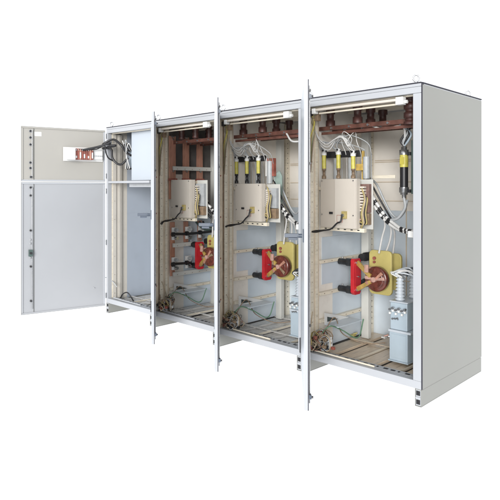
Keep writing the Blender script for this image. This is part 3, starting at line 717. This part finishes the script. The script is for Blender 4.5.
# ------------------------------------------------------------------ long busbars across bays 2-4
for i, (y, z) in enumerate(((.22, 1.885), (.40, 1.885), (.58, 1.885))):
    t = thing('busbar', (XS[1] + .05, y, z), '%s brown busbar running under the roof through the three right bays' % ['front', 'middle', 'rear'][i], 'busbar', 'brown roof busbars')
    m = MB()
    for kk in (2, 3, 4): m.box(XS[kk - 1] + (.045 if kk == 2 else -.01), XS[kk] - (.07 if kk == 4 else .011), y - .006, y + .006, z - .015, z + .017, 'busbar')
    m.build('bar', t, .002)
    for kk in (2, 3, 4):
        for q in range(5):
            xx = XS[kk - 1] + .13 + q * .165
            m = MB(); m.cyl((xx, y - .0065, z), (xx, y - .016, z), .009, 'steel', 6); m.build('bolt', t)
# second, thicker red-brown carrier bar behind/below
m = MB()
for kk in (3, 4): m.box(XS[kk - 1] + .045, XS[kk] - .06, .195, .2055, 1.80 + .035, 1.855, 'busbar')
tag(m.build('earth_bar'), 'thin lower brown bar just under the front busbar in the two right bays', 'busbar')

# ------------------------------------------------------------------ second bay: copper uprights and fuse bases
for i, y in enumerate((.205, .385, .575)):
    m = MB(); x = XS[1] + .055
    m.box(x, x + .012, y - .042, y + .042, 1.30, 1.955, 'copper')
    m.box(x + .0125, x + .02, y - .02, y + .02, 1.94, 1.955, 'steel')
    t = thing('copper_bar', (x, y, 1.3), '%s vertical copper bar behind the beige box in the second bay' % ['left', 'middle', 'right'][i], 'copper bar', 'vertical copper bars')
    m.build('bar', t, .002)
    for z in (1.93, 1.60):
        mm = MB(); mm.cyl((x + .0125, y, z - .01), (x + .03, y, z - .01), .010, 'steel', 8); mm.build('bolt', t)
    mm = MB(); mm.box(x - .002, x + .03, y - .05, y + .05, 1.49, 1.515, 'brown_red'); mm.build('clamp', t, .002)
    # lower pieces
    m = MB(); m.box(x, x + .012, y - .03, y + .03, .50 if i == 0 else .84, 1.06, 'copper')
    tag(m.build('copper_link', None, .002), '%s short copper link below the box in the second bay' % ['left', 'middle', 'right'][i], 'copper bar', 'short copper links')
for j, z in enumerate((.93, .62)):
    t = thing('fuse_row', (XS[1] + .08, .2, z), '%s row of white fuse bases joined by a black rod, second bay' % ['upper', 'lower'][j], 'fuse base', 'fuse bases in the second bay')
    m = MB(); m.tube([(XS[1] + .10, .17, z + .01), (XS[1] + .10, .4, z), (XS[1] + .10, .72 if j == 0 else .42, z + .005)], .014, 'black', 10); m.build('rod', t)
    for i in range(3 if j == 0 else 2):
        y = .22 + .18 * i
        m = MB(); m.box(XS[1] + .07, XS[1] + .09, y - .035, y + .035, z - .055, z + .075, 'white_plastic')
        m.cyl((XS[1] + .091, y, z + .05), (XS[1] + .13, y, z + .05), .017, 'wire_grey', 12); m.cyl((XS[1] + .091, y, z - .035), (XS[1] + .13, y, z - .035), .017, 'steel', 12)
        m.build('base', t, .003)
        m = MB(); m.cyl((XS[1] + .10, y - .045, z + .005), (XS[1] + .10, y - .02, z + .005), .024, 'black', 12); m.build('collar', t)
for i in range(3):
    cable([(XS[1] + .09, .5 + .05 * i, 1.05), (XS[1] + .14, .52 + .04 * i, 1.0), (XS[1] + .15, .62, .96 + .03 * i), (XS[1] + .2, .75, .99)], .01, 'green' if i < 2 else 'black', ['front', 'middle', 'rear'][i] + ' dark cable under the terminal block in the second bay', 'dark cables in the second bay')
for i in range(3):
    cable([(XS[1] + .40, .25, 1.44 - .05 * i), (XS[1] + .46, .26, 1.40 - .06 * i), (XS[1] + .50, .28, 1.28 - .05 * i), (XS[1] + .56, .3, 1.22 - .05 * i)], .011, ['wire_white', 'black', 'black'][i], ['white upper', 'black middle', 'black lower'][i] + ' cable right of the terminal block in the second bay', 'thick cables in the second bay')
# insulators in the second bay roof
for i, y in enumerate((.22, .40, .58)):
    for x in (XS[1] + .20, XS[1] + .42):
        m = MB(); m.lathe((x, y, 1.91), (x, y, ZT - .055), [(0, .026), (.1, .036), (.2, .026), (.35, .036), (.5, .026), (.65, .036), (.8, .026), (1, .034)], 'insulator', 16)
        tag(m.build('insulator'), '%s roof insulator, %s row, second bay' % (['front', 'middle', 'rear'][i], 'left' if x < XS[1] + .3 else 'right'), 'insulator', 'brown roof insulators')

# ------------------------------------------------------------------ big fuse at the right of the rightmost bay
fx_, fy_ = 3.545, .30
_, _, zt_ = (3.548, 0.300, 1.697)
_, _, zb_ = (3.548, 0.300, 1.344)
t = thing('large_fuse', (fx_, fy_, zb_), 'large upright fuse, yellow above black, beside the right post of the rightmost bay', 'fuse')
h = zt_ - zb_
m = MB(); m.cyl((fx_, fy_, zb_ + .22 * h), (fx_, fy_, zb_ + .63 * h), .029, 'black', 28); m.build('lower_barrel', t)
m = MB(); m.cyl((fx_, fy_, zb_ + .63 * h), (fx_, fy_, zb_ + .88 * h), .0305, 'fuse_yellow', 28)
m.box(fx_ - .016, fx_ + .016, fy_ - .0318, fy_ - .029, zb_ + .69 * h, zb_ + .83 * h, 'wire_yellow')
m.build('yellow_band', t)
m = MB(); m.lathe((fx_, fy_, zb_ + .88 * h), (fx_, fy_, zt_ + .03), [(0, .033), (.5, .033), (.52, .02), (.8, .02), (.82, .012), (1, .012)], 'steel', 24); m.build('upper_cap', t)
m = MB(); m.lathe((fx_, fy_, zb_), (fx_, fy_, zb_ + .22 * h), [(0, .015), (.3, .015), (.32, .026), (.5, .026), (.52, .034), (1, .034)], 'steel', 24); m.build('lower_cap', t)
t = thing('fuse_bracket', (fx_ + .06, .33, zb_), 'dark green bracket holding the large black and yellow fuse', 'bracket')
m = MB(); m.box(fx_ + .055, fx_ + .07, .30, .40, zb_ + .03, zt_ + .06, 'green'); m.build('plate', t, .002)
for z in (zb_ + .2 * h - .02, zb_ + .9 * h):
    m = MB(); m.cyl((fx_ + .071, .34, z), (fx_ + .17, .34, z), .028, 'insulator', 16); m.build('stub', t)
    m = MB(); m.box(fx_ + .03, fx_ + .0545, .285, .315, z - .012, z + .012, 'black'); m.build('clip', t, .001)
m = MB(); m.box(fx_ + .1705, fx_ + .20, .30, .38, ZB + .05, ZT - .08, 'zinc_rail'); m.build('inner_upright', CAB[4], .002)
for i in range(4):
    cable([(fx_, fy_, zt_ + .02), (fx_ - .02 + .02 * i, fy_ - .01, zt_ + .06), (fx_ + .01 + .015 * i, fy_, zt_ + .11), (fx_ + .05 - .02 * i, fy_ + .02, zt_ + .16)], .008, ['black', 'wire_grey', 'black', 'vt'][i],
          ['left black', 'left grey', 'right black', 'blue-grey'][i] + ' lead rising from the top of the large fuse', 'leads on the large fuse')
cable([(3.319, 0.250, 1.877), (3.390, 0.230, 1.851), (3.478, 0.220, 1.848), (3.542, 0.220, 1.853), (3.572, 0.250, 1.843), (3.558, 0.290, 1.789), (3.545, 0.300, 1.719)], .008, 'wire_white', 'white cable from the brown busbar curving down to the large fuse')
cable([(fx_, fy_, zb_), (fx_ + .01, fy_, zb_ - .05), (3.545, 0.300, 1.258), (3.491, 0.310, 1.198), (3.423, 0.330, 1.179)], .011, 'wire_grey', 'grey cable from the bottom of the large fuse curving left')
cable([(XS[2] + .66, .2, 1.87), (XS[2] + .76, .15, 1.80), (XS[2] + .90, .12, 1.79)], .008, 'wire_white', 'white cable running right from the busbar in the third bay')

# ------------------------------------------------------------------ light
w = bpy.data.worlds.new('World'); S.world = w; w.use_nodes = True
bg = w.node_tree.nodes['Background']
bg.inputs['Color'].default_value = (1.0, 1.015, 1.05, 1); bg.inputs['Strength'].default_value = 1.05
sl = bpy.data.lights.new('Sun', 'SUN'); sl.energy = 3.0; sl.angle = R(24); sl.color = (1, .985, .96)
so = bpy.data.objects.new('sun_lamp', sl); COL.objects.link(so); so.location = (8, -7, 4)
so.rotation_euler = Vector((-.50, .84, -.17)).to_track_quat('-Z', 'Y').to_euler()

cam = bpy.data.cameras.new('Camera'); co = bpy.data.objects.new('camera', cam); COL.objects.link(co)
co.location = (5.508, -3.287, 1.42); co.rotation_euler = (R(90), 0, .7756)
cam.sensor_width = 36; cam.lens = 39.33; cam.shift_y = -.125; cam.clip_end = 200; cam.clip_start = .05
S.camera = co
S.view_settings.view_transform = 'Standard'; S.view_settings.look = 'None'; S.view_settings.exposure = .34; S.view_settings.gamma = 1
S.render.engine = 'CYCLES'
S.cycles.max_bounces = 12; S.cycles.diffuse_bounces = 8
